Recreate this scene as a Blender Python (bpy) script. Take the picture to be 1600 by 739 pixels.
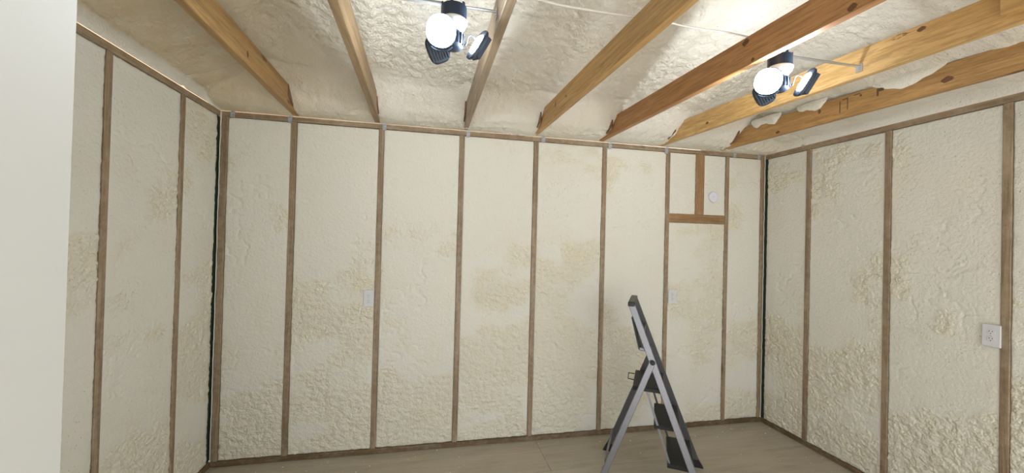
import bpy, bmesh, math, random
import numpy as np
from mathutils import Vector, Matrix
random.seed(7)
for o in list(bpy.data.objects): bpy.data.objects.remove(o)
scene = bpy.context.scene
C = scene.collection

# ------------------------------------------------------------------ camera, world, exposure
W, H = 4.535, 2.497            # room width, height to the top of the top plate
FRONT = -3.30                  # front wall, behind the camera
yaw, pitch, roll = 0.2089, 0.0099, 0.0252
cy_, sy_, cp_, sp_ = math.cos(yaw), math.sin(yaw), math.cos(pitch), math.sin(pitch)
fw = Vector((sy_*cp_, cy_*cp_, sp_)); rt = Vector((cy_, -sy_, 0)); up = rt.cross(fw)
r2 = rt*math.cos(roll)+up*math.sin(roll); u2 = -rt*math.sin(roll)+up*math.cos(roll)
cam = bpy.data.cameras.new('camera'); cam.sensor_fit = 'HORIZONTAL'; cam.sensor_width = 36
cam.lens = 610.27/1600*36; cam.clip_start = 0.02
co = bpy.data.objects.new('camera', cam); C.objects.link(co)
co.matrix_world = Matrix(((r2.x, u2.x, -fw.x, 1.4545), (r2.y, u2.y, -fw.y, -3.1048), (r2.z, u2.z, -fw.z, 1.6364), (0, 0, 0, 1)))
scene.camera = co

wd = bpy.data.worlds.new('sky'); scene.world = wd; wd.use_nodes = True
bg = wd.node_tree.nodes['Background']; bg.inputs[0].default_value = (0.92, 0.96, 1.0, 1); bg.inputs[1].default_value = 2.6
bounce_sun = bpy.data.lights.new('bounce_sun', 'SUN'); bounce_sun.energy = 13.0; bounce_sun.angle = math.radians(.53); bounce_sun.color = (1.0, .98, .95)
so = bpy.data.objects.new('bounce_sun', bounce_sun); C.objects.link(so); so.location = (8, -8, 10)
so.rotation_euler = Vector((-.72, -.06, -1.0)).to_track_quat('-Z', 'Y').to_euler()   # added to light the unseen yard for bounce onto the ceiling; does not enter
scene.view_settings.view_transform = 'Standard'; scene.view_settings.look = 'None'
scene.view_settings.gamma = 1; scene.view_settings.use_curve_mapping = False
scene.view_settings.exposure = 0.15
LED = 215.0                    # radiance of the LED panels

# ------------------------------------------------------------------ materials
def newmat(name):
    m = bpy.data.materials.new(name); m.use_nodes = True
    nt = m.node_tree; b = nt.nodes['Principled BSDF']
    return m, nt, b
def plain(name, col, rough=.5, metal=0, bump=0, bscale=60, var=0):
    m, nt, b = newmat(name)
    b.inputs['Base Color'].default_value = (*col, 1); b.inputs['Roughness'].default_value = rough; b.inputs['Metallic'].default_value = metal
    tc = nt.nodes.new('ShaderNodeTexCoord')
    n = nt.nodes.new('ShaderNodeTexNoise'); n.inputs['Scale'].default_value = bscale; n.inputs['Detail'].default_value = 4
    nt.links.new(tc.outputs['Object'], n.inputs['Vector'])
    if bump:
        bp = nt.nodes.new('ShaderNodeBump'); bp.inputs['Strength'].default_value = bump; bp.inputs['Distance'].default_value = .004
        nt.links.new(n.outputs[0], bp.inputs['Height']); nt.links.new(bp.outputs[0], b.inputs['Normal'])
    if var:
        mx = nt.nodes.new('ShaderNodeMix'); mx.data_type = 'RGBA'
        mx.inputs[6].default_value = (*[c*(1-var) for c in col], 1); mx.inputs[7].default_value = (*[min(1, c*(1+var)) for c in col], 1)
        nt.links.new(n.outputs[0], mx.inputs[0]); nt.links.new(mx.outputs[2], b.inputs['Base Color'])
    return m
def ramp(nt, src, stops):
    r = nt.nodes.new('ShaderNodeValToRGB'); nt.links.new(src, r.inputs[0])
    els = r.color_ramp.elements
    while len(els) < len(stops): els.new(.5)
    for e, (p, c) in zip(els, stops): e.position = p; e.color = (*c, 1) if len(c) == 3 else c
    return r
def mix(nt, fac, a, b, mode='MIX'):
    m = nt.nodes.new('ShaderNodeMix'); m.data_type = 'RGBA'; m.blend_type = mode
    for i, s in ((0, fac), (6, a), (7, b)):
        if hasattr(s, 'links'): nt.links.new(s, m.inputs[i])
        elif i == 0: m.inputs[0].default_value = s
        else: m.inputs[i].default_value = (*s, 1)
    return m.outputs[2]
def mth(nt, op, a, b=None):
    m = nt.nodes.new('ShaderNodeMath'); m.operation = op
    for i, s in ((0, a), (1, b)):
        if s is None: continue
        if hasattr(s, 'links'): nt.links.new(s, m.inputs[i])
        else: m.inputs[i].default_value = s
    return m.outputs[0]
def noise(nt, vec, scale, detail=3, rough=.5, dist=0):
    n = nt.nodes.new('ShaderNodeTexNoise'); n.inputs['Scale'].default_value = scale; n.inputs['Detail'].default_value = detail
    n.inputs['Roughness'].default_value = rough; n.inputs['Distortion'].default_value = dist
    nt.links.new(vec, n.inputs['Vector']); return n.outputs[0]
def voro(nt, vec, scale, feat='F1', rnd=1):
    n = nt.nodes.new('ShaderNodeTexVoronoi'); n.feature = feat; n.inputs['Scale'].default_value = scale; n.inputs['Randomness'].default_value = rnd
    nt.links.new(vec, n.inputs['Vector']); return n.outputs['Distance']

def foam_mat(name, pale, raw, stain=None):
    m, nt, b = newmat(name)
    tc = nt.nodes.new('ShaderNodeTexCoord'); v = tc.outputs['Object']
    at = nt.nodes.new('ShaderNodeAttribute'); at.attribute_name = 'raw'
    big = noise(nt, v, 2.2, 4, .55); mid = noise(nt, v, 9, 4, .6)
    rawf = mth(nt, 'MULTIPLY', at.outputs['Fac'], ramp(nt, mid, [(.2, (.45,)*3), (.65, (1,)*3)]).outputs[0])
    col = mix(nt, rawf, pale, raw)
    yel = ramp(nt, big, [(.52, (0, 0, 0)), (.72, (1, 1, 1))]).outputs[0]
    col = mix(nt, mth(nt, 'MULTIPLY', yel, .16), col, (.72, .60, .36))
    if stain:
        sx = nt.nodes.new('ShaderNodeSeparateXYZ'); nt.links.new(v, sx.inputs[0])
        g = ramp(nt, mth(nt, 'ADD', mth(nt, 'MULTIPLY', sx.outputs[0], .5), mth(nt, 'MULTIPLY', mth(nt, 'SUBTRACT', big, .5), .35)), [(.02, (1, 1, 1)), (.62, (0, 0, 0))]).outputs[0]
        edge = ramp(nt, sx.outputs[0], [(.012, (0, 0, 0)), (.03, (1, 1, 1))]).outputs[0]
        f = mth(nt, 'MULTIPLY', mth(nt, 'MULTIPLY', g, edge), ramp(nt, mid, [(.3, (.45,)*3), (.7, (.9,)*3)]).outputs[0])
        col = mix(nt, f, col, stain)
    # sparse dark pin holes
    pv = voro(nt, v, 42); pm = noise(nt, v, 5, 2)
    pit = mth(nt, 'MULTIPLY', ramp(nt, pv, [(.06, (1, 1, 1)), (.12, (0, 0, 0))]).outputs[0], ramp(nt, pm, [(.46, (0, 0, 0)), (.60, (1, 1, 1))]).outputs[0])
    col = mix(nt, mth(nt, 'MULTIPLY', pit, .55), col, (.30, .24, .13))
    nt.links.new(col, b.inputs['Base Color'])
    rr = ramp(nt, mid, [(.3, (.42,)*3), (.7, (.62,)*3)]); nt.links.new(rr.outputs[0], b.inputs['Roughness'])
    b.inputs['Specular IOR Level'].default_value = .4
    f1 = noise(nt, v, 55, 5, .65); f2 = voro(nt, v, 75)
    hgt = mth(nt, 'ADD', mth(nt, 'MULTIPLY', f1, .8), mth(nt, 'MULTIPLY', mth(nt, 'MULTIPLY', f2, -.6), at.outputs['Fac']))
    hgt = mth(nt, 'SUBTRACT', hgt, mth(nt, 'MULTIPLY', pit, .6))
    bp = nt.nodes.new('ShaderNodeBump'); bp.inputs['Strength'].default_value = .9; bp.inputs['Distance'].default_value = .011
    nt.links.new(hgt, bp.inputs['Height']); nt.links.new(bp.outputs[0], b.inputs['Normal'])
    return m

def wood_mat(name, axis, dark, light, red, knots=.5, dust=.0, rough=.55):
    """axis: index of the grain direction"""
    m, nt, b = newmat(name)
    tc = nt.nodes.new('ShaderNodeTexCoord'); oi = nt.nodes.new('ShaderNodeObjectInfo')
    add = nt.nodes.new('ShaderNodeVectorMath'); add.operation = 'ADD'
    cb = nt.nodes.new('ShaderNodeCombineXYZ')
    for i in range(3): nt.links.new(mth(nt, 'MULTIPLY', oi.outputs['Random'], 37.0+i*11), cb.inputs[i])
    nt.links.new(tc.outputs['Object'], add.inputs[0]); nt.links.new(cb.outputs[0], add.inputs[1])
    mp = nt.nodes.new('ShaderNodeMapping'); sc = [1, 1, 1]; sc[axis] = .045; mp.inputs['Scale'].default_value = sc
    nt.links.new(add.outputs[0], mp.inputs['Vector'])
    mp2 = nt.nodes.new('ShaderNodeMapping'); sc = [1, 1, 1]; sc[axis] = .30; mp2.inputs['Scale'].default_value = sc
    nt.links.new(add.outputs[0], mp2.inputs['Vector'])
    g = noise(nt, mp.outputs[0], 95, 4, .6, .6); g2 = noise(nt, mp.outputs[0], 24, 3, .5, .4); tone = noise(nt, mp2.outputs[0], 7, 3)
    col = mix(nt, ramp(nt, g2, [(.32, (0, 0, 0)), (.66, (1, 1, 1))]).outputs[0], dark, light)
    col = mix(nt, mth(nt, 'MULTIPLY', ramp(nt, g, [(.44, (0, 0, 0)), (.60, (1, 1, 1))]).outputs[0], .55), col, [c*.55 for c in dark])
    col = mix(nt, mth(nt, 'MULTIPLY', ramp(nt, tone, [(.45, (0, 0, 0)), (.75, (1, 1, 1))]).outputs[0], .55), col, red)
    kv = voro(nt, mp2.outputs[0], 7.5)
    kn = ramp(nt, kv, [(.05, (1, 1, 1)), (.13, (0, 0, 0))]).outputs[0]
    col = mix(nt, mth(nt, 'MULTIPLY', kn, knots), col, [c*.22 for c in dark])
    if dust:
        d = noise(nt, tc.outputs['Object'], 26, 5, .7)
        d2 = noise(nt, tc.outputs['Object'], 3.2, 3, .6)
        f = mth(nt, 'MULTIPLY', ramp(nt, mth(nt, 'ADD', mth(nt, 'MULTIPLY', d, .55), mth(nt, 'MULTIPLY', d2, .45)), [(.46, (0, 0, 0)), (.66, (1, 1, 1))]).outputs[0], dust)
        col = mix(nt, f, col, (.50, .44, .34))
    nt.links.new(col, b.inputs['Base Color']); b.inputs['Roughness'].default_value = rough
    bp = nt.nodes.new('ShaderNodeBump'); bp.inputs['Strength'].default_value = .35; bp.inputs['Distance'].default_value = .002
    nt.links.new(g, bp.inputs['Height']); nt.links.new(bp.outputs[0], b.inputs['Normal'])
    return m
def floor_mat():
    m, nt, b = newmat('subfloor_board')
    tc = nt.nodes.new('ShaderNodeTexCoord'); v = tc.outputs['Object']
    mp = nt.nodes.new('ShaderNodeMapping'); mp.inputs['Scale'].default_value = (.10, 1, 1); nt.links.new(v, mp.inputs['Vector'])
    a = noise(nt, mp.outputs[0], 22, 5, .65, .3); c = noise(nt, v, 3, 4, .6); d = noise(nt, v, 40, 4, .7)
    col = mix(nt, ramp(nt, a, [(.3, (0, 0, 0)), (.7, (1, 1, 1))]).outputs[0], (.31, .265, .195), (.45, .395, .305))
    col = mix(nt, mth(nt, 'MULTIPLY', ramp(nt, c, [(.35, (0, 0, 0)), (.7, (1, 1, 1))]).outputs[0], .6), col, (.43, .39, .31))
    col = mix(nt, mth(nt, 'MULTIPLY', ramp(nt, d, [(.58, (0, 0, 0)), (.72, (1, 1, 1))]).outputs[0], .35), col, (.52, .47, .38))
    nt.links.new(col, b.inputs['Base Color']); b.inputs['Roughness'].default_value = .6
    bp = nt.nodes.new('ShaderNodeBump'); bp.inputs['Strength'].default_value = .25; bp.inputs['Distance'].default_value = .002
    nt.links.new(a, bp.inputs['Height']); nt.links.new(bp.outputs[0], b.inputs['Normal'])
    return m
def emis(name, col, s):
    m, nt, b = newmat(name)
    b.inputs['Base Color'].default_value = (.9, .9, .9, 1); b.inputs['Emission Color'].default_value = (*col, 1); b.inputs['Emission Strength'].default_value = s
    return m
M = {}
M['foam'] = foam_mat('spray_foam', (.765, .745, .665), (.75, .70, .56))
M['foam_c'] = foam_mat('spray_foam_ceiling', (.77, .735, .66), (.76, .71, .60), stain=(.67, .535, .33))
STUD = ((.225, .155, .088), (.36, .265, .165), (.28, .165, .095))
for ax, k in ((0, 'x'), (1, 'y'), (2, 'z')): M['stud_'+k] = wood_mat('stud_wood_'+k, ax, *STUD, knots=.7, dust=.45)
M['block'] = wood_mat('block_wood', 0, (.27, .15, .06), (.40, .25, .115), (.30, .15, .06), knots=.9, dust=.25)
M['blockz'] = wood_mat('block_wood_z', 2, (.27, .15, .06), (.38, .24, .115), (.30, .15, .06), knots=.9, dust=.25)
SILL = ((.105, .066, .03), (.18, .115, .055), (.13, .08, .035))
for ax, k in ((0, 'x'), (1, 'y')): M['sill_'+k] = wood_mat('sill_wood_'+k, ax, *SILL, knots=.6, dust=.25)
JOIST = [((.34, .19, .065), (.46, .28, .11), (.36, .205, .075)),
         ((.27, .175, .085), (.39, .265, .14), (.30, .185, .085)),
         ((.27, .195, .12), (.38, .29, .195), (.29, .20, .12)),
         ((.43, .24, .075), (.56, .34, .125), (.45, .26, .09)),
         ((.36, .17, .06), (.48, .25, .095), (.37, .155, .05)),
         ((.50, .29, .095), (.66, .43, .18), (.52, .30, .10)),
         ((.36, .19, .06), (.50, .29, .105), (.33, .16, .055))]
for i, t in enumerate(JOIST): M['joist%d' % i] = wood_mat('joist_wood_%d' % i, 1, *t, knots=.85, dust=0, rough=.5)
M['tail'] = wood_mat('rafter_wood', 1, (.17, .075, .035), (.26, .13, .06), (.2, .08, .04), knots=.3)
M['floor'] = floor_mat()
M['tie'] = plain('galvanised_tie', (.42, .43, .45), .5, .3, .9, 90, .6)
M['bar'] = plain('galvanised_bar', (.55, .56, .58), .32, .9, .1, 60, .1)
M['gap'] = plain('green_sheathing', (.03, .05, .033), .7, 0, .2, 60, .3)
M['shell'] = plain('wall_sheathing', (.35, .27, .17), .8, 0, .3, 40, .2)
M['plate'] = plain('outlet_white', (.66, .66, .68), .35, 0, 0, 30, .03)
M['slot'] = plain('slot_black', (.02, .02, .02), .6)
M['cap'] = plain('cap_plastic', (.72, .72, .80), .4)
M['box'] = plain('box_black', (.018, .03, .055), .4, 0, .05, 50, .1)
M['holder'] = plain('lampholder_white', (.80, .80, .80), .35)
M['heat'] = plain('lamp_body_grey', (.035, .05, .08), .45, .2)
M['led'] = emis('led_diffuser', (.84, .92, 1.0), LED)
M['wire'] = plain('wire_grey', (.03, .035, .045), .5)
M['cable'] = plain('cable_white', (.74, .70, .66), .45)
M['alu'] = plain('ladder_aluminium', (.27, .27, .295), .42, .8, .15, 90, .15)
M['alu2'] = plain('ladder_dark_metal', (.10, .10, .105), .45, .5, .1, 90, .15)  # darker grey for the far rails, far link and upper cross bars
M['tread'] = plain('tread_black_rubber', (.022, .022, .02), .65, 0, .2, 200, .2)
M['black'] = plain('black_plastic', (.012, .012, .012), .45)
M['door'] = plain('door_white_paint', (.45, .442, .405), .55, 0, .06, 14, .02)
M['ground'] = plain('outdoor_bounce_ground', (.55, .53, .49), .9, 0, .6, 30, .12)  # kept pale so the unseen ground bounces light up to the ceiling
M['knot'] = plain('knot_wood', (.13, .055, .02), .6, 0, .3, 90, .6)
M['mark'] = plain('grade_stamp_ink', (.10, .06, .03), .8)

# ------------------------------------------------------------------ helpers
def link(name, me, mat, parent=None, smooth=False, loc=None):
    o = bpy.data.objects.new(name, me); C.objects.link(o)
    if mat is not None and not me.materials: me.materials.append(mat)
    if smooth:
        for p in me.polygons: p.use_smooth = True
    if parent is not None: o.parent = parent
    if loc is not None: o.location = loc
    return o
def done(name, bm, mat, parent=None, smooth=False, loc=None, rot=None):
    bmesh.ops.recalc_face_normals(bm, faces=bm.faces)
    me = bpy.data.meshes.new(name); bm.to_mesh(me); bm.free()
    o = link(name, me, mat, parent, smooth, loc)
    if rot: o.rotation_euler = rot
    return o
def tag(o, label, cat, group=None):
    o['label'] = label; o['category'] = cat
    if group: o['group'] = group
    return o
def struct(o, label, cat):
    o['kind'] = 'structure'; o['label'] = label; o['category'] = cat; return o
def empty(name, loc=(0, 0, 0), rz=0):
    o = bpy.data.objects.new(name, None); C.objects.link(o); o.location = loc; o.rotation_euler = (0, 0, rz); o.empty_display_size = .1
    return o
def hexa(bm, P, bev=0):
    """8 points: bottom ring 4, top ring 4"""
    v = [bm.verts.new(p) for p in P]
    fs = [bm.faces.new([v[i] for i in f]) for f in ((3, 2, 1, 0), (4, 5, 6, 7), (0, 1, 5, 4), (1, 2, 6, 5), (2, 3, 7, 6), (3, 0, 4, 7))]
    if bev:
        es = list({e for f in fs for e in f.edges})
        bmesh.ops.bevel(bm, geom=es, offset=bev, segments=1, affect='EDGES')
    return bm
def box(bm, x0, x1, y0, y1, z0, z1, bev=0):
    return hexa(bm, [(x0, y0, z0), (x1, y0, z0), (x1, y1, z0), (x0, y1, z0), (x0, y0, z1), (x1, y0, z1), (x1, y1, z1), (x0, y1, z1)], bev)
def bar(bm, a, b, w, t, side, bev=0):
    """rectangular bar from a to b; w along 'side', t across"""
    a, b = Vector(a), Vector(b); d = (b-a).normalized(); s = Vector(side); s = (s-d*s.dot(d)).normalized(); n = d.cross(s)
    P = [p+s*i*w/2+n*j*t/2 for p in (a, b) for i, j in ((-1, -1), (1, -1), (1, 1), (-1, 1))]
    return hexa(bm, P, bev)
def tube(bm, pts, r, n=8):
    pts = [Vector(p) for p in pts]; rings = []
    for i, p in enumerate(pts):
        d = (pts[min(i+1, len(pts)-1)]-pts[max(i-1, 0)]).normalized()
        a = d.orthogonal().normalized() if i == 0 else (rings_a-d*rings_a.dot(d)).normalized()
        rings_a = a; b = d.cross(a)
        rings.append([bm.verts.new(p+(a*math.cos(2*math.pi*k/n)+b*math.sin(2*math.pi*k/n))*r) for k in range(n)])
    for A, B in zip(rings, rings[1:]):
        for k in range(n): bm.faces.new((A[k], A[(k+1) % n], B[(k+1) % n], B[k]))
    bm.faces.new(rings[0]); bm.faces.new(rings[-1])
    return bm
def lathe(bm, prof, n=28, c=(0, 0, 0), M4=None):
    rings = []
    for r, z in prof:
        ring = []
        for k in range(n):
            p = Vector((r*math.cos(2*math.pi*k/n), r*math.sin(2*math.pi*k/n), z))
            ring.append(bm.verts.new((M4 @ p if M4 else p)+Vector(c)))
        rings.append(ring)
    for A, B in zip(rings, rings[1:]):
        for k in range(n): bm.faces.new((A[k], A[(k+1) % n], B[(k+1) % n], B[k]))
    bm.faces.new(rings[0]); bm.faces.new(rings[-1])
    return bm
def smoothpts(P, k=6):
    P = [Vector(p) for p in P]; out = []
    for i in range(len(P)-1):
        p0, p1, p2, p3 = P[max(i-1, 0)], P[i], P[i+1], P[min(i+2, len(P)-1)]
        for j in range(k):
            t = j/k
            out.append(.5*((2*p1)+(p2-p0)*t+(2*p0-5*p1+4*p2-p3)*t*t+(3*p1-p0-3*p2+p3)*t**3))
    return out+[P[-1]]

# numpy noise
def _h(ix, iy, s):
    n = (ix.astype(np.int64)*374761393+iy.astype(np.int64)*668265263+s*1274126177) & 0xffffffff
    n = ((n ^ (n >> 13))*1274126177) & 0xffffffff
    n = ((n ^ (n >> 15))*2246822519) & 0xffffffff
    return ((n ^ (n >> 16)) & 0xffffff)/float(0xffffff)
def vn(x, y, s):
    ix, iy = np.floor(x), np.floor(y); fx, fy = x-ix, y-iy
    fx = fx*fx*fx*(fx*(fx*6-15)+10); fy = fy*fy*fy*(fy*(fy*6-15)+10)
    a = _h(ix, iy, s)*(1-fx)+_h(ix+1, iy, s)*fx; b = _h(ix, iy+1, s)*(1-fx)+_h(ix+1, iy+1, s)*fx
    return a*(1-fy)+b*fy
def fbm(x, y, s, o=4):
    t = 0; a = .5; n = 0
    for i in range(o): t = t+a*vn(x*2**i+i*7.3, y*2**i-i*3.1, s+i); n += a; a *= .55
    return t/n*2-1
def worley(x, y, s):
    ix, iy = np.floor(x), np.floor(y); d1 = np.full(x.shape, 9.); d2 = d1.copy()
    for dx in (-1, 0, 1):
        for dy in (-1, 0, 1):
            px = ix+dx+_h(ix+dx, iy+dy, s); py = iy+dy+_h(ix+dx, iy+dy, s+17)
            d = np.hypot(x-px, y-py); m = d < d1
            d2 = np.where(m, d1, np.minimum(d2, d)); d1 = np.where(m, d, d1)
    return d1, d2
def sst(a, b, x):
    t = np.clip((x-a)/(b-a), 0, 1); return t*t*(3-2*t)
def foam_height(u, v, s, lower=1.0, bias=0):
    """lumpy sprayed relief, knife-trimmed flat where it stood proud; returns height and 'raw' mask"""
    wu = u+.030*fbm(u*7, v*7, s+31, 3); wv = v+.030*fbm(u*7+9, v*7, s+37, 3)
    swell = fbm(u*2.1, v*1.7, s, 3)
    a1, a2 = worley(wu*22, wv*32, s+3); lump = np.clip(1-a1*1.25, 0, 1)**.8
    b1, b2 = worley(wu*42+3, wv*52, s+5); lump2 = np.clip(1-b1*1.2, 0, 1)
    rid = 1-np.abs(fbm(wu*6, wv*11, s+9, 4))*2
    depth = .34*(1.25-v)*lower
    rawm = sst(-.10, .30, fbm(u*2.0+5, v*2.6, s+13, 4)*1.25+depth-.06+bias)
    rough = lump*.0100+lump2*.0070+np.clip(rid, 0, 1)**3*.0045+fbm(wu*15, wv*15, s+21, 3)*.004-.0085
    flat = fbm(u*9, v*9, s+25, 3)*.0022+np.clip(lump2-.3, 0, 1)*.0018
    crack = -np.clip(1-np.abs(fbm(wu*3.2, wv*4.2, s+41, 4))*16, 0, 1)*.006*sst(-.05, .3, fbm(u*3+8, v*3, s+44, 2))
    h = rawm*rough+(1-rawm)*(flat+crack)+swell*.0035
    return h, rawm
def foam_grid(name, nu, nv, fpos, hgt, mat, parent):
    """fpos(u,v,h)->xyz arrays on a (nv,nu) grid"""
    X, Y, Z, raw = hgt
    me = bpy.data.meshes.new(name)
    idx = np.arange(nu*nv).reshape(nv, nu)
    q = np.stack((idx[:-1, :-1], idx[:-1, 1:], idx[1:, 1:], idx[1:, :-1]), -1).reshape(-1, 4)
    me.vertices.add(nu*nv); me.vertices.foreach_set('co', np.stack((X, Y, Z), -1).ravel().astype(np.float32))
    me.loops.add(q.size); me.loops.foreach_set('vertex_index', q.ravel().astype(np.int32))
    me.polygons.add(len(q)); me.polygons.foreach_set('loop_start', np.arange(0, q.size, 4, dtype=np.int32))
    me.polygons.foreach_set('use_smooth', np.ones(len(q), bool))
    at = me.attributes.new('raw', 'FLOAT', 'POINT'); at.data.foreach_set('value', raw.ravel().astype(np.float32))
    me.update(); me.validate()
    return link(name, me, mat, parent)
STEP = .0068
seed = [11]
def wall_foam(axis, fixed, sgn, a0, a1, z0, z1, parent, bias=0):
    """axis 0: wall along X at y=fixed; axis 1: wall along Y at x=fixed; sgn: into-room direction"""
    nu = max(3, int((a1-a0)/STEP)); nv = max(3, int((z1-z0)/STEP))
    u, v = np.meshgrid(np.linspace(a0, a1, nu), np.linspace(z0, z1, nv))
    seed[0] += 101; s = seed[0]
    h, raw = foam_height(u, v, s, 1.0, bias)
    e = np.minimum(np.minimum(u-a0, a1-u), np.minimum(v-z0, z1-v))
    edge = np.clip(e/.03, 0, 1)
    jag = fbm(u*38, v*38, s+60, 2)*.0035+fbm(u*5, v*5, s+61, 2)*.0025
    off = -.0065+h*(.35+.65*edge)+(1-edge)*(jag-.0005)
    off = np.where(e < 1e-4, -.03, off)
    d = fixed+sgn*off
    X, Y = (u, d) if axis == 0 else (d, u)
    return foam_grid('foam_panel', nu, nv, None, (X, Y, v, raw), M['foam'], parent)

# ------------------------------------------------------------------ structure: walls
T = .038; OV = .004
def wood(name, dims, mat, parent, bev=.0025):
    x0, x1, y0, y1, z0, z1 = dims; c = Vector(((x0+x1)/2, (y0+y1)/2, z0))
    bm = bmesh.new(); box(bm, x0-c.x, x1-c.x, y0-c.y, y1-c.y, 0, z1-z0, bev)
    return done(name, bm, mat, parent, loc=c)
def shell(name, dims):
    bm = bmesh.new(); box(bm, *dims); return done(name, bm, M['shell'])
SP = .6096; S1 = .471
studs = [S1+i*SP for i in range(7)]

wb = struct(shell('wall_back', (-.2, W+.2, .10, .13, 0, 3.6)), 'back wall of cream spray foam between brown wooden studs', 'wall')
wood('top_plate', (0, W, 0, .09, H-T, H), M['stud_x'], wb)
wood('bottom_plate', (0, W, -.002, .09, 0, T), M['sill_x'], wb)
edges = [.008]+studs+[W-.008]
for x in studs: wood('stud', (x-T/2, x+T/2, 0, .09, T, H-T), M['stud_z'], wb)
wood('corner_stud', (.004, .046, 0, .09, T, H-T), M['stud_z'], wb)
wood('corner_stud', (W-.040, W-.006, 0, .09, T, H-T), M['stud_z'], wb)
lo, hi = T-.002, H-T+.002
bays = [(.046, studs[0]-T/2)]+[(studs[i]+T/2, studs[i+1]-T/2) for i in range(6)]+[(studs[6]+T/2, W-.040)]
for i, (a, b) in enumerate(bays):
    if i == 6:
        wall_foam(0, 0, -1, a-OV, b+OV, lo, 1.838, wb)
        wall_foam(0, 0, -1, a-OV, 3.803, 1.905, hi, wb); wall_foam(0, 0, -1, 3.883, b+OV, 1.905, hi, wb)
        wood('blocking', (a, b, .001, .039, 1.834, 1.912), M['block'], wb)
        wood('blocking', (3.799, 3.887, .0, .038, 1.912, H-T), M['blockz'], wb)
    else: wall_foam(0, 0, -1, a-OV, b+OV, lo, hi, wb)
def tie_mesh():
    bm = bmesh.new()
    box(bm, -.014, .014, -.004, 0, -.028, .024, .001); box(bm, -.004, .016, -.006, -.003, -.012, .030, .001)
    for x, z in ((-.007, -.018), (.006, -.020), (-.006, .002), (.009, .012)): lathe(bm, [(.003, 0), (.002, .002)], 6, (x, -.004, z), Matrix.Rotation(math.pi/2, 3, 'X'))
    bmesh.ops.recalc_face_normals(bm, faces=bm.faces); me = bpy.data.meshes.new('metal_tie'); bm.to_mesh(me); bm.free(); return me
tm = tie_mesh()
for x, z in ((.445, H-.022), (1.100, H-.022), (1.735, H-.025), (2.355, H-.016), (2.952, H-.028), (3.492, H-.03), (4.195, H-.014), (.075, H-.014), (W-.075, H-.018)):
    link('metal_tie', tm, M['tie'], wb, loc=(x, -.002, z))

wl = struct(shell('wall_left', (-.13, -.10, FRONT-.1, .13, 0, 3.6)), 'left wall of cream spray foam between brown wooden studs', 'wall')
wr = struct(shell('wall_right', (W+.10, W+.13, FRONT-.1, .13, 0, 3.6)), 'right wall of cream spray foam between brown wooden studs', 'wall')
for wall, sx, ys in ((wl, 0, (-.4154, -.9695)), (wr, 1, (-.4314, -1.0091, -1.5795))):
    ys = list(ys)
    while ys[-1]-SP > FRONT+.1: ys.append(ys[-1]-SP)
    f = 0 if sx == 0 else W; sg = 1 if sx == 0 else -1
    def bx(d0, d1, y0, y1, z0, z1):      # depth d behind the face
        xs = sorted((f-sg*d0, f-sg*d1)); return (xs[0], xs[1], y0, y1, z0, z1)
    wood('top_plate', bx(0, .09, FRONT, -.004, H-T, H), M['stud_y'], wall)
    wood('bottom_plate', bx(-.002, .09, FRONT, -.004, 0, T), M['sill_y'], wall)
    for y in ys: wood('stud', bx(0, .09, y-T/2, y+T/2, T, H-T), M['stud_z'], wall)
    g0 = -.022
    wood('corner_gap', bx(.012, .05, g0-.004, .02, T, H-T), M['gap'], wall)
    ed = [g0]+ys
    wall_foam(1, f, sg, ys[0]+T/2-OV, g0, lo, hi, wall, .12)
    for a, b in zip(ys, ys[1:]): wall_foam(1, f, sg, b+T/2-OV, a-T/2+OV, lo, hi, wall, .08 if sx else .02)
    wall_foam(1, f, sg, FRONT, ys[-1]-T/2+OV, lo, hi, wall)
    # white bead of foam run down the corner
    bm = bmesh.new(); xc = f+sg*.003
    tube(bm, [(xc+random.uniform(-.0015, .0015), -.003+random.uniform(-.0015, .0015), z) for z in np.linspace(T, H-.01, 60)], .0035, 6)
    done('corner_bead', bm, M['foam'], wall, True)

# unseen front wall; opening behind the camera widened to let in fill daylight
DX0, DX1, DZ = .845, 4.20, 2.10
bm = bmesh.new()
for d in ((-.13, DX0, FRONT-.1, FRONT, 0, 3.7), (DX1, W+.13, FRONT-.1, FRONT, 0, 3.7), (DX0, DX1, FRONT-.1, FRONT, DZ, 3.7)): box(bm, *d)
struct(done('wall_front', bm, M['foam']), 'unseen front wall, doorway widened to let in more daylight', 'wall')

# door slab, swung open on the left
def door():
    a = Vector((.862, FRONT+.01, 0)); b = Vector((.9155, -2.378, 0)); d = (b-a); L = d.length; ang = math.atan2(d.y, d.x)
    bm = bmesh.new(); box(bm, 0, L, 0, .042, .012, 2.04, .002)
    o = done('door_1', bm, M['door'], loc=a, rot=(0, 0, ang))
    struct(o, 'plain white painted door slab swung open at the left edge', 'door')
    for z in (.25, 1.0, 1.8):
        bm = bmesh.new(); box(bm, -.004, .03, -.0015, 0, z-.045, z+.045); tube(bm, [(-.004, -.004, z-.045), (-.004, -.004, z+.045)], .005)
        done('hinge', bm, M['bar'], o)
door()

# floor of sheet boards
bm = bmesh.new(); box(bm, -.2, W+.2, FRONT-.1, .13, -.06, -.0205)
fl = struct(done('floor', bm, M['shell']), 'beige dusty subfloor of large boards', 'floor')
ysm = [.09, -.43, -1.65, -2.87, FRONT-.1]
for j, (y1, y0) in enumerate(zip(ysm, ysm[1:])):
    xs = [-.1, 1.9, W+.1] if j % 2 else [-.1, 2.35, W+.1]
    for x0, x1 in zip(xs, xs[1:]):
        c = ((x0+x1)/2, (y0+y1)/2, -.02)
        bm = bmesh.new(); box(bm, x0+.0012-c[0], x1-.0012-c[0], y0+.0012-c[1], y1-.0012-c[1], 0, .02, .0012)
        done('floor_board', bm, M['floor'], fl, loc=c)
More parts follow.
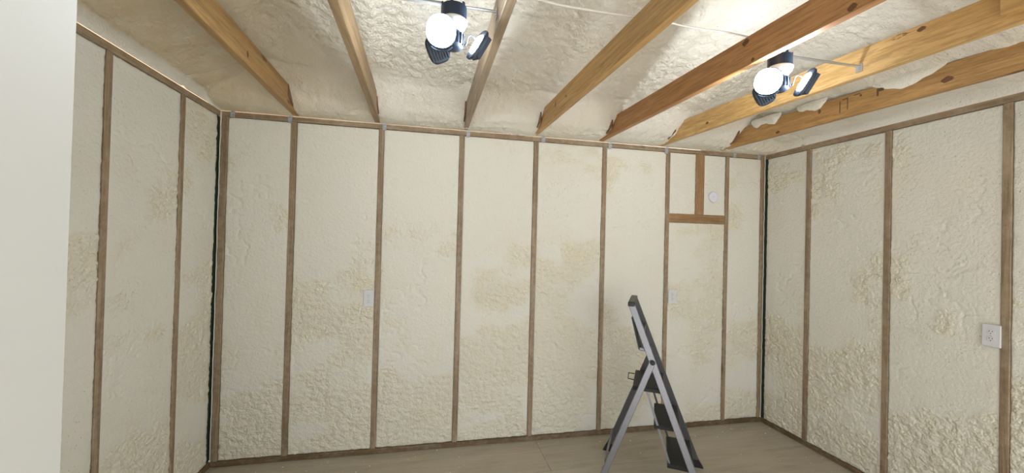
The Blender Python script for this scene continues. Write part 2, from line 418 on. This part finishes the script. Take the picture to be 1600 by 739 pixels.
# unseen ground outdoors, lightened to bounce daylight through the doorway
bm = bmesh.new(); box(bm, -12, 16, -25, FRONT-.1, -.25, -.08)
struct(done('ground_outside', bm, M['ground']), 'unseen ground outside, lightened to bounce daylight indoors', 'ground')

# ------------------------------------------------------------------ joist lines (left face x at y=0, skew per metre toward the camera)
JL = [(.470, .0208), (1.032, .022), (1.693, .005), (2.261, .0345), (2.844, .0477), (3.402, .087), (4.008, .081)]
JZ0, JH = H+.001, .140
def jx(i, y): return JL[i][0]+JL[i][1]*abs(y)

# ------------------------------------------------------------------ ceiling foam
def ceiling():
    xs = np.concatenate(([0, .003, .008, .014], np.arange(.022, W-.022, .0115), [W-.014, W-.008, W-.003, W]))
    ys = np.concatenate((np.array([0, -.004, -.010]), np.arange(-.02, FRONT, -.0115), [FRONT]))
    x, y = np.meshgrid(xs, ys); a = -y
    wob = fbm(x*2.3, y*0+3.3, 71, 3)
    aw = a+.07*wob*sst(.05, .3, a)
    P = np.array([(0, 2.4985), (.05, 2.503), (.13, 2.512), (.20, 2.545), (.28, 2.625), (.35, 2.700), (.385, 2.722), (.43, 2.735), (.60, 2.785), (1.0, 2.885), (3.4, 3.46)])
    z = np.interp(aw, P[:, 0], P[:, 1])
    # softened creases
    def side(d, c): return 2.4985+.066*sst(0, .016, d)+c*d+.25*np.clip(d-.25, 0, 9)
    zl = side(x, .36)+.012*fbm(x*4, y*4, 91, 3)*sst(0, .05, x); zr = side(W-x, .18)+.012*fbm(x*4, y*4, 95, 3)*sst(0, .05, W-x)
    k = .012
    for o_ in (zl, zr):
        h_ = np.clip(.5+.5*(o_-z)/k, 0, 1); z = o_*(1-h_)+z*h_-k*h_*(1-h_)
    # rafters buried in the foam: soft ridges beside each joist, shallow valleys between
    for i in range(7):
        d = np.abs(x-(JL[i][0]+.019+JL[i][1]*a)); z = z-.028*np.exp(-(d/.085)**2)*sst(.35, .6, a)
    e = np.minimum(np.minimum(x, W-x), a)
    h, raw = foam_height(x, y*1.1+2, 501, .0)
    r2_ = sst(-.35, .25, fbm(x*1.6, y*1.6, 77, 3))
    lump1, _ = worley((x+.02*fbm(x*8, y*8, 5, 2))*26, (y+.02*fbm(x*8, y*8, 6, 2))*22, 9)
    rel = h*1.2+r2_*(np.clip(1-lump1*1.1, 0, 1)*.014)+fbm(x*5, y*5, 88, 4)*.014
    z = z-rel*sst(0, .04, e)
    fold = np.clip(1-np.abs(aw-.385-.05*fbm(x*4, y*2, 98, 2))/.022, 0, 1)*sst(-.1, .3, fbm(x*2.2, y*0, 99, 2)); z = z+fold*.032
    # keep the foam above the joists in the open field
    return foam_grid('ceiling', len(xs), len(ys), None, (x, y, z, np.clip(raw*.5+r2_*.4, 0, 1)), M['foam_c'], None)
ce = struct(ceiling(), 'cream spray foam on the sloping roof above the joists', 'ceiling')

# ------------------------------------------------------------------ joists
JLAB = ['orange-brown ceiling joist nearest the left foam wall', 'greyish brown ceiling joist just left of the left work light',
        'narrow grey-brown ceiling joist just right of the left work light', 'honey-coloured ceiling joist with white cable looped over its top',
        'reddish brown ceiling joist just left of the right work light', 'pale yellow ceiling joist holding the right end of the right light bar',
        'brown foam-smeared ceiling joist nearest the right foam wall']
joists = []
for i in range(7):
    ya, yb = -.02, FRONT+.005
    bm = bmesh.new(); n = 14; rings = []
    for k in range(n+1):
        y = ya+(yb-ya)*k/n; x = jx(i, y)-JL[i][0]; wv = random.uniform(-.0012, .0012)
        rings.append([bm.verts.new((x+dx+wv, y, dz+wv)) for dx, dz in ((.002, 0), (.036, 0), (.038, .002), (.038, JH-.002), (.036, JH), (.002, JH), (0, JH-.002), (0, .002))])
    for A, B in zip(rings, rings[1:]):
        for k in range(8): bm.faces.new((A[k], A[(k+1) % 8], B[(k+1) % 8], B[k]))
    bm.faces.new(rings[0]); bm.faces.new(rings[-1])
    o = tag(done('ceiling_joist', bm, M['joist%d' % i], loc=(JL[i][0], 0, JZ0)), JLAB[i], 'joist', 'ceiling joists')
    joists.append(o)
    # end of the buried rafter peeping out of the foam beside the joist end
    bm = bmesh.new(); s = 1 if i < 2 else -1
    x0, x1 = (.038, .048) if s > 0 else (-.010, 0)
    z1 = .030; y0, y1 = -.17, -.27
    hexa(bm, [(x0, y1, .060), (x1, y1, .060), (x1, y0, z1-.012), (x0, y0, z1-.012), (x0, y1, .150), (x1, y1, .150), (x1, y0, .12), (x0, y0, .12)], .002)
    done('rafter_end', bm, M['tail'], o)
# short board scabbed onto the sixth joist near the top right
bm = bmesh.new(); sk = JL[5][1]
hexa(bm, [(sk*2.045-.036, -2.045, .036), (sk*2.045-.001, -2.045, .036), (sk*3.0-.001, -3.0, .036), (sk*3.0-.036, -3.0, .036),
          (sk*2.045-.036, -2.045, .150), (sk*2.045-.001, -2.045, .150), (sk*3.0-.001, -3.0, .150), (sk*3.0-.036, -3.0, .150)], .002)
done('splice_board', bm, M['joist5'], joists[5])
# foam smeared over the upper part of the seventh joist
def smear(y0, y1, zlow, seed_, thick=.012):
    n = 26; m = 9; bm = bmesh.new(); g = []
    for a in range(n+1):
        t = a/n; y = y0+(y1-y0)*t; fade = min(1, 4*t*(1-t)*1.5)**.8*(.90+.10*math.sin(8*t+seed_)+.03*math.sin(33*t)); row = []
        low = JH+.012-(JH+.012-zlow)*fade*(1+.18*math.sin(9*t+seed_))
        for b in range(m+1):
            s = b/m; z = low+(JH+.03-low)*s
            th = thick*math.sin(math.pi*min(.5, s*.9))*fade*(1+.3*math.sin(13*t+5*s+seed_))
            row.append(bm.verts.new((JL[6][1]*abs(y)-.0005-th, y, z)))
        g.append(row)
    for A, B in zip(g, g[1:]):
        for b in range(m): bm.faces.new((A[b], A[b+1], B[b+1], B[b]))
    done('foam_smear', bm, M['foam'], joists[6], True)
smear(-.36, -.62, .100, 1, .016); smear(-.74, -.95, .108, 2.2, .012); smear(-1.20, -1.56, .088, 3.7, .012)
# knots showing on the joist faces (joist, y, height on the face, length, height)
for i, y, z, l, h in ((5, -1.716, .124, .075, .020), (5, -1.796, .118, .036, .022), (5, -.571, .047, .030, .016), (4, -1.975, .018, .034, .026), (4, -1.507, .116, .040, .030),
                      (4, -1.549, .016, .018, .018), (6, -1.553, .055, .050, .030), (6, -.592, .022, .036, .020), (6, -.90, .085, .02, .03), (3, -.544, .081, .016, .05), (3, -.743, .066, .02, .014), (0, -.885, .051, .022, .034)):
    bm = bmesh.new(); face = .038 if i < 2 else 0; s = -1 if i < 2 else 1; x = JL[i][1]*abs(y)+face; n = 18; rr = []
    for k, off in ((1, .0004), (.8, .0011), (.35, .0008)):
        rr.append([bm.verts.new((x-s*off-JL[i][1]*k*l/2*math.cos(2*math.pi*a/n)*1.0, y+k*l/2*math.cos(2*math.pi*a/n)*(1+.15*math.sin(3*a)), z+k*h/2*math.sin(2*math.pi*a/n)*(1+.15*math.cos(5*a)))) for a in range(n)])
    for A, B in zip(rr, rr[1:]):
        for a in range(n): bm.faces.new((A[a], A[(a+1) % n], B[(a+1) % n], B[a]))
    bm.faces.new(rr[-1]); done('knot', bm, M['knot'], joists[i], True)
# illegible grade stamp on the seventh joist
for y, z, w, h in ((-1.03, .035, .006, .075), (-1.075, .045, .005, .075), (-1.055, .115, .05, .006), (-1.12, .122, .06, .005), (-1.15, .105, .012, .012), (-1.24, .075, .010, .045), (-1.255, .10, .034, .02)):
    x = JL[6][1]*abs(y)-.0016; bm = bmesh.new(); box(bm, x, x+.0012, y-w/2, y+w/2, z, z+h)
    done('grade_stamp', bm, M['mark'], joists[6])

# ------------------------------------------------------------------ work lights
def leaf(parent, c, n, longax, L, Wd, ll, e=.62):
    """one hinged LED panel: housing, fins at the back, glowing face"""
    c, n, l = Vector(c), Vector(n).normalized(), Vector(longax); l = (l-n*l.dot(n)).normalized(); s = n.cross(l)
    def outline(k, off, N=28):
        pts = []
        for i in range(N):
            t = 2*math.pi*i/N
            x = math.copysign(abs(math.cos(t))**e, math.cos(t))*L/2*k; y = math.copysign(abs(math.sin(t))**e, math.sin(t))*Wd/2*k
            pts.append(c+l*x+s*y+n*off)
        return pts
    bm = bmesh.new(); rings = [[bm.verts.new(p) for p in outline(k, o)] for k, o in ((.86, -.018), (1.0, -.010), (1.0, .0), (.86, .001))]
    for A, B in zip(rings, rings[1:]):
        for k in range(28): bm.faces.new((A[k], A[(k+1) % 28], B[(k+1) % 28], B[k]))
    bm.faces.new(rings[0]); bm.faces.new(rings[-1])
    o = done('led_panel', bm, M['heat'], parent)
    bm = bmesh.new()
    A = [bm.verts.new(p) for p in outline(ll, .0018)]; B = [bm.verts.new(p) for p in outline(ll*.9, .005)]
    for k in range(28): bm.faces.new((A[k], A[(k+1) % 28], B[(k+1) % 28], B[k]))
    bm.faces.new(B); done('diffuser', bm, M['led'], o)
    bm = bmesh.new()
    for j in range(7):
        q = (j-3)/3.6
        bar(bm, c+s*q*Wd/2*.9-n*.026-l*L*.36, c+s*q*Wd/2*.9-n*.026+l*L*.36, .016, .003, n)
    done('cooling_fins', bm, M['heat'], o)
    return o
def work_light(loc, xl, xr, label, rz=0):
    t = tag(empty('work_light', loc), label, 'light', 'work lights')
    bm = bmesh.new()
    bar(bm, (xl-loc[0], 0, .024), (0.02, 0, .024), .020, .011, (0, 1, 0), .002); bar(bm, (-.02, 0, .024), (xr-loc[0], 0, .024), .014, .008, (0, 1, 0), .002)
    done('hanger_bar', bm, M['bar'], t)
    for x in (xl-loc[0], xr-loc[0]):
        s = 1 if x > 0 else -1
        bm = bmesh.new(); box(bm, min(x, x-s*.004), max(x, x-s*.004), -.016, .016, -.004, .036, .001)
        lathe(bm, [(.0045, 0), (.0045, .004), (.002, .006)], 8, (x-s*.004, 0, .006), Matrix.Rotation(-s*math.pi/2, 3, 'Y'))
        done('bar_end_plate', bm, M['bar'], t)
    # round junction box with notched rim
    bm = bmesh.new(); lathe(bm, [(.046, .016), (.051, .014), (.051, -.036), (.049, -.038), (.045, -.036), (.045, .010), (.010, .010)], 32)
    bx_ = done('junction_box', bm, M['box'], t)
    for k in range(6):
        a = k*math.pi/3+.3; bm = bmesh.new()
        bar(bm, (.049*math.cos(a), .049*math.sin(a), .010), (.049*math.cos(a), .049*math.sin(a), .024), .012, .004, (-math.sin(a), math.cos(a), 0))
        done('box_tab', bm, M['box'], bx_)
    bm = bmesh.new(); lathe(bm, [(.052, -.037), (.055, -.041), (.054, -.048), (.045, -.066), (.032, -.080), (.024, -.082)], 32); done('lamp_holder', bm, M['holder'], t, True)
    # screw-in lamp body
    bm = bmesh.new(); lathe(bm, [(.020, -.078), (.030, -.082), (.040, -.092), (.041, -.128), (.036, -.146), (.022, -.154), (.004, -.155)], 24)
    body = done('lamp_body', bm, M['heat'], t, True)
    bm = bmesh.new()
    for k in range(16):
        a = 2*math.pi*k/16; bar(bm, (.041*math.cos(a), .041*math.sin(a), -.094), (.040*math.cos(a), .040*math.sin(a), -.138), .008, .0025, (math.cos(a), math.sin(a), 0))
    done('body_rib', bm, M['heat'], body)
    pa = leaf(t, (-.050, -.060, -.116), (-.18, -.90, -.42), (.1, -.4, .9), .120, .116, .95, .92)
    pb = leaf(t, (.092, -.018, -.128), (-.80, -.50, .42), (.50, .0, .83), .132, .066, .64)
    pc = leaf(t, (-.060, .040, -.140), (-.12, .85, .50), (.35, .3, -.7), .108, .086, .9)
    # bent wire arms and the fins under the front panel
    bm = bmesh.new(); tube(bm, smoothpts([(.036, 0, -0.107), (.050, -.004, -0.132), (.058, -.006, -0.102), (.070, -.008, -0.090), (.088, -.008, -0.104)], 5), .0028, 6); done('arm', bm, M['wire'], t, True)
    bm = bmesh.new(); tube(bm, smoothpts([(-.02, -.03, -.12), (-.03, -.045, -.13), (-.040, -.044, -0.097)], 4), .004, 6); done('arm', bm, M['wire'], t, True)
    bm = bmesh.new(); tube(bm, smoothpts([(-.005, .03, -.12), (-.012, .06, -.14), (-.018, .068, -.13)], 4), .004, 6); done('arm', bm, M['wire'], t, True)
    bm = bmesh.new()
    for k in range(9):
        a = -.75+k*.19; x = -.052+.062*math.sin(a)
        bar(bm, (x, -.030, -0.142+.018*abs(math.sin(a))), (x*.9, -.012, -0.178+.024*abs(math.sin(a))), .020, .003, (0, 1, .2))
    tube(bm, smoothpts([(-0.087, -.028, -0.142), (-.08, -.026, -0.166), (-.05, -.024, -0.174), (-.02, -.024, -0.168), (0, -.02, -0.146)], 5), .004, 6)
    done('lower_fins', bm, M['heat'], t)
    for ch in t.children:
        if ch.name.split('.')[0] in ('led_panel', 'arm', 'lower_fins', 'lamp_body'): ch.rotation_euler = (0, 0, rz)
    return t
work_light((1.527, -1.535, 2.544), jx(1, -1.53)+.038, jx(2, -1.53), 'glowing three-panel LED work light hanging on bar, left one')
work_light((3.062, -1.557, 2.526), jx(4, -1.56)+.038, jx(5, -1.56), 'glowing three-panel LED work light hanging on bar, right one', -.72)

# ------------------------------------------------------------------ cables
zt_ = JZ0+JH+.004
bm = bmesh.new()
tube(bm, smoothpts([(1.55, -1.50, 2.72), (1.74, -1.54, zt_+.01), (1.86, -1.535, zt_+.004), (1.98, -1.535, zt_-.006), (2.13, -1.53, zt_-.004), (2.28, -1.525, zt_), (2.345, -1.55, zt_), (2.362, -1.66, zt_+.003), (2.42, -1.85, zt_+.02), (2.5, -2.2, zt_+.06)], 7), .0058, 8)
tag(done('electrical_cable', bm, M['cable'], None, True), 'white electrical cable sagging across joists right of left light', 'cable')
bm = bmesh.new()
tube(bm, smoothpts([(2.40, -1.54, zt_+.004), (2.44, -1.53, zt_+.004), (2.55, -1.518, zt_), (2.68, -1.52, zt_-.003), (2.80, -1.522, zt_-.002), (2.93, -1.51, zt_), (2.99, -1.51, zt_-.004), (3.03, -1.50, zt_-.03)], 7), .0038, 7)
tag(done('electrical_cable', bm, M['cable'], None, True), 'thin pale cable running from honey joist to right work light', 'cable')

# ------------------------------------------------------------------ outlets
def outlet(loc, rz, label, blank=False):
    t = tag(empty('wall_outlet', loc, rz), label, 'outlet', 'wall outlets')
    bm = bmesh.new(); box(bm, -.0375, .0375, -.0065, .004, -.062, .062, .0025); done('cover_plate', bm, M['plate'], t)
    for s in (-1, 1):
        bm = bmesh.new(); lathe(bm, [(.0165, 0), (.0165, .002), (.0155, .003)], 20, (0, -.0062, s*.0195), Matrix.Rotation(math.pi/2, 3, 'X'))
        f = done('receptacle', bm, M['plate'], t)
        bm = bmesh.new()
        for x, h in ((-.0062, .0075), (.0062, .006)): box(bm, x-.0012, x+.0012, -.0096, -.009, s*.0195+.001, s*.0195+.001+h)
        lathe(bm, [(.0025, 0), (.0025, .0006)], 8, (0, -.0091, s*.0195-.0075), Matrix.Rotation(math.pi/2, 3, 'X'))
        done('slots', bm, M['slot'], f)
    bm = bmesh.new(); lathe(bm, [(.003, 0), (.0025, .001)], 8, (0, -.0064, 0), Matrix.Rotation(math.pi/2, 3, 'X')); done('screw', bm, M['bar'], t)
outlet((1.022, -.003, 1.173), 0, 'white duplex outlet beside a back-wall stud, on the left')
outlet((3.577, -.003, 1.174), 0, 'white duplex outlet on back wall above the step ladder')
outlet((W-.003, -1.530, 1.174), -math.pi/2, 'white duplex outlet on the right wall beside a stud')
# round white cap
t = tag(empty('vent_cap', (3.978, -.004, 2.077)), 'round white plastic cap in foam under the back corner joist', 'cap')
bm = bmesh.new(); lathe(bm, [(.048, -.006), (.048, .006), (.046, .009), (.043, .009), (.041, .006), (.003, .005)], 36, (0, 0, 0), Matrix.Rotation(math.pi/2, 3, 'X')); done('disc', bm, M['cap'], t)
bm = bmesh.new(); lathe(bm, [(.006, 0), (.006, .003), (.004, .004)], 12, (0, -.005, 0), Matrix.Rotation(math.pi/2, 3, 'X')); done('centre_stud', bm, M['cap'], t)

# ------------------------------------------------------------------ step ladder (local: x forward, y across, z up)
def ladder():
    A, B, ZP, ZT = .3317, .3274, .8585, 1.2368; WB, WT = .2607, .1738
    t = tag(empty('step_ladder', (3.0212, -.6091, 0), -.5633), 'folding aluminium step ladder with black ribbed treads by back wall', 'ladder')
    hw = lambda z: WB+(WT-WB)*z/ZT
    fr = lambda s, z: Vector((A*(1-z/ZP), s*hw(z), z)); re = lambda s, z: Vector((-B*(1-z/ZP), s*hw(z), z))
    for s in (-1, 1):
        m1 = M['alu']
        bm = bmesh.new(); bar(bm, fr(s, .01), fr(s, ZT-.01), .042, .020, (1, 0, 0), .003); done('front_rail', bm, m1 if s < 0 else M['alu2'], t)
        bm = bmesh.new(); o = Vector((0, -s*.024, 0)) if s > 0 else Vector((0, s*.004, 0))
        bar(bm, re(s, .01)+o, re(s, ZP+.012)+o, .040, .018, (1, 0, 0), .003); done('rear_leg', bm, m1 if s < 0 else M['alu2'], t)
        for f, nm in ((fr, 1), (re, -1)):
            p = f(s, 0)+(o if nm < 0 else Vector()); d = (f(s, .1)-f(s, 0)).normalized()
            bm = bmesh.new(); hexa(bm, [p+Vector((x, y, 0)) for x, y in ((-.030, -.015), (.034, -.015), (.034, .015), (-.030, .015))]+[p+d*.062+Vector((x, y, 0)) for x, y in ((-.024, -.014), (.024, -.014), (.024, .014), (-.024, .014))], .003)
            done('foot', bm, M['black'], t)
        bm = bmesh.new(); q = re(s, ZP); lathe(bm, [(.016, 0), (.016, .010), (.010, .014), (.009, .018)], 12, (q.x, q.y+s*.012, q.z), Matrix.Rotation(-s*math.pi/2, 3, 'X')); done('pivot_knob', bm, M['black'], t)
        # links that fold the treads
        bm = bmesh.new(); y = s*.185
        bar(bm, (-.030, y, .655), (.118, y, .205), .014, .006, (1, 0, 0)); done('fold_link', bm, M['alu'] if s < 0 else M['alu2'], t)
    def tread(name, z, s0, s1, h, wd):
        bm = bmesh.new(); box(bm, s0, s1, -wd, wd, z-h, z-.003, .004)
        o = done(name, bm, M['black'], t)
        bm = bmesh.new(); n = 15
        for k in range(n):
            x = s0+.008+(s1-s0-.016)*k/(n-1); box(bm, x-.0030, x+.0030, -wd+.006, wd-.006, z-.004, z+.001)
        done('anti_slip_ribs', bm, M['tread'], o)
    tread('tread', .215, .243-.140, .243+.024, .028, .200); tread('tread', .450, .158-.142, .158+.022, .028, .190)
    tread('top_platform', .680, -.122, .078, .030, .178)
    # rear cross bar, upper cross bar
    bm = bmesh.new(); bar(bm, re(-1, .17)+Vector((-.024, .012, 0)), re(1, .17)+Vector((-.024, -.03, 0)), .022, .012, (0, 0, 1), .002); done('cross_bar', bm, M['alu'], t)
    bm = bmesh.new(); bar(bm, re(-1, .60), re(1, .60), .022, .012, (0, 0, 1), .002); done('cross_bar', bm, M['alu2'], t)
    # hand rail head
    a, b = fr(-1, ZT-.012), fr(1, ZT-.012)
    bm = bmesh.new(); bar(bm, a+Vector((0, -.014, 0)), b+Vector((0, .014, 0)), .046, .034, (1, 0, 0), .006); done('hand_grip', bm, M['black'], t)
    bm = bmesh.new(); bar(bm, fr(-1, 1.03), fr(1, 1.03), .024, .014, (1, 0, 0), .002); done('cross_bar', bm, M['alu2'], t)
    # tool tray folded down behind the hand rail
    d = (fr(0, 1.1)-fr(0, 1.0)).normalized(); n = Vector((-d.z, 0, d.x)); dd = Vector((.045, 0, -1)).normalized()
    top = Vector((fr(0, 1.135).x-.022, 0, 1.135)); bot = top+Vector((.052, 0, -.215))
    bm = bmesh.new(); hexa(bm, [bot+Vector((-.013, -.172, 0)), bot+Vector((.004, -.172, 0)), bot+Vector((.004, .172, 0)), bot+Vector((-.013, .172, 0)),
                                top+Vector((-.013, -.168, 0)), top+Vector((.004, -.168, 0)), top+Vector((.004, .168, 0)), top+Vector((-.013, .168, 0))], .004)
    tr = done('tool_tray', bm, M['black'], t)
    bm = bmesh.new(); box(bm, bot.x-.010, bot.x+.034, -.172, .172, bot.z-.004, bot.z+.020, .004); done('tray_lip', bm, M['alu'], tr)
    bm = bmesh.new(); bar(bm, bot+Vector((.024, -.165, .02)), top+Vector((.030, -.165, -.06)), .012, .006, (1, 0, 0)); done('tray_bracket', bm, M['alu'], tr)
    # wire hook at the back of the platform
    bm = bmesh.new(); y = .03
    tube(bm, [(-.122, y, .695), (-.162, y, .695), (-.166, y, .655), (-.122, y, .650)], .004, 6); done('wire_hook', bm, M['black'], t)
ladder()

# ------------------------------------------------------------------ foam crumbs on the floor
bm = bmesh.new()
for k in range(110):
    if k < 60: x, y = random.uniform(.1, 4.4), -abs(random.gauss(.05, .16))-.02
    elif k < 80: x, y = W-abs(random.gauss(.03, .2))-.02, random.uniform(-1.2, -.02)
    else: x, y = random.uniform(.3, 4.3), random.uniform(-1.3, -.1)
    r = random.choice((.002, .0025, .003, .0035, .005))
    g = bmesh.ops.create_icosphere(bm, subdivisions=1, radius=r)
    for v in g['verts']: v.co = Vector((v.co.x*random.uniform(.8, 1.7)+x, v.co.y*random.uniform(.8, 1.4)+y, max(0.0, v.co.z*.7+r*.55)))
o = tag(done('foam_crumbs', bm, M['foam']), 'scattered white foam crumbs lying on the floor', 'crumbs'); o['kind'] = 'stuff'
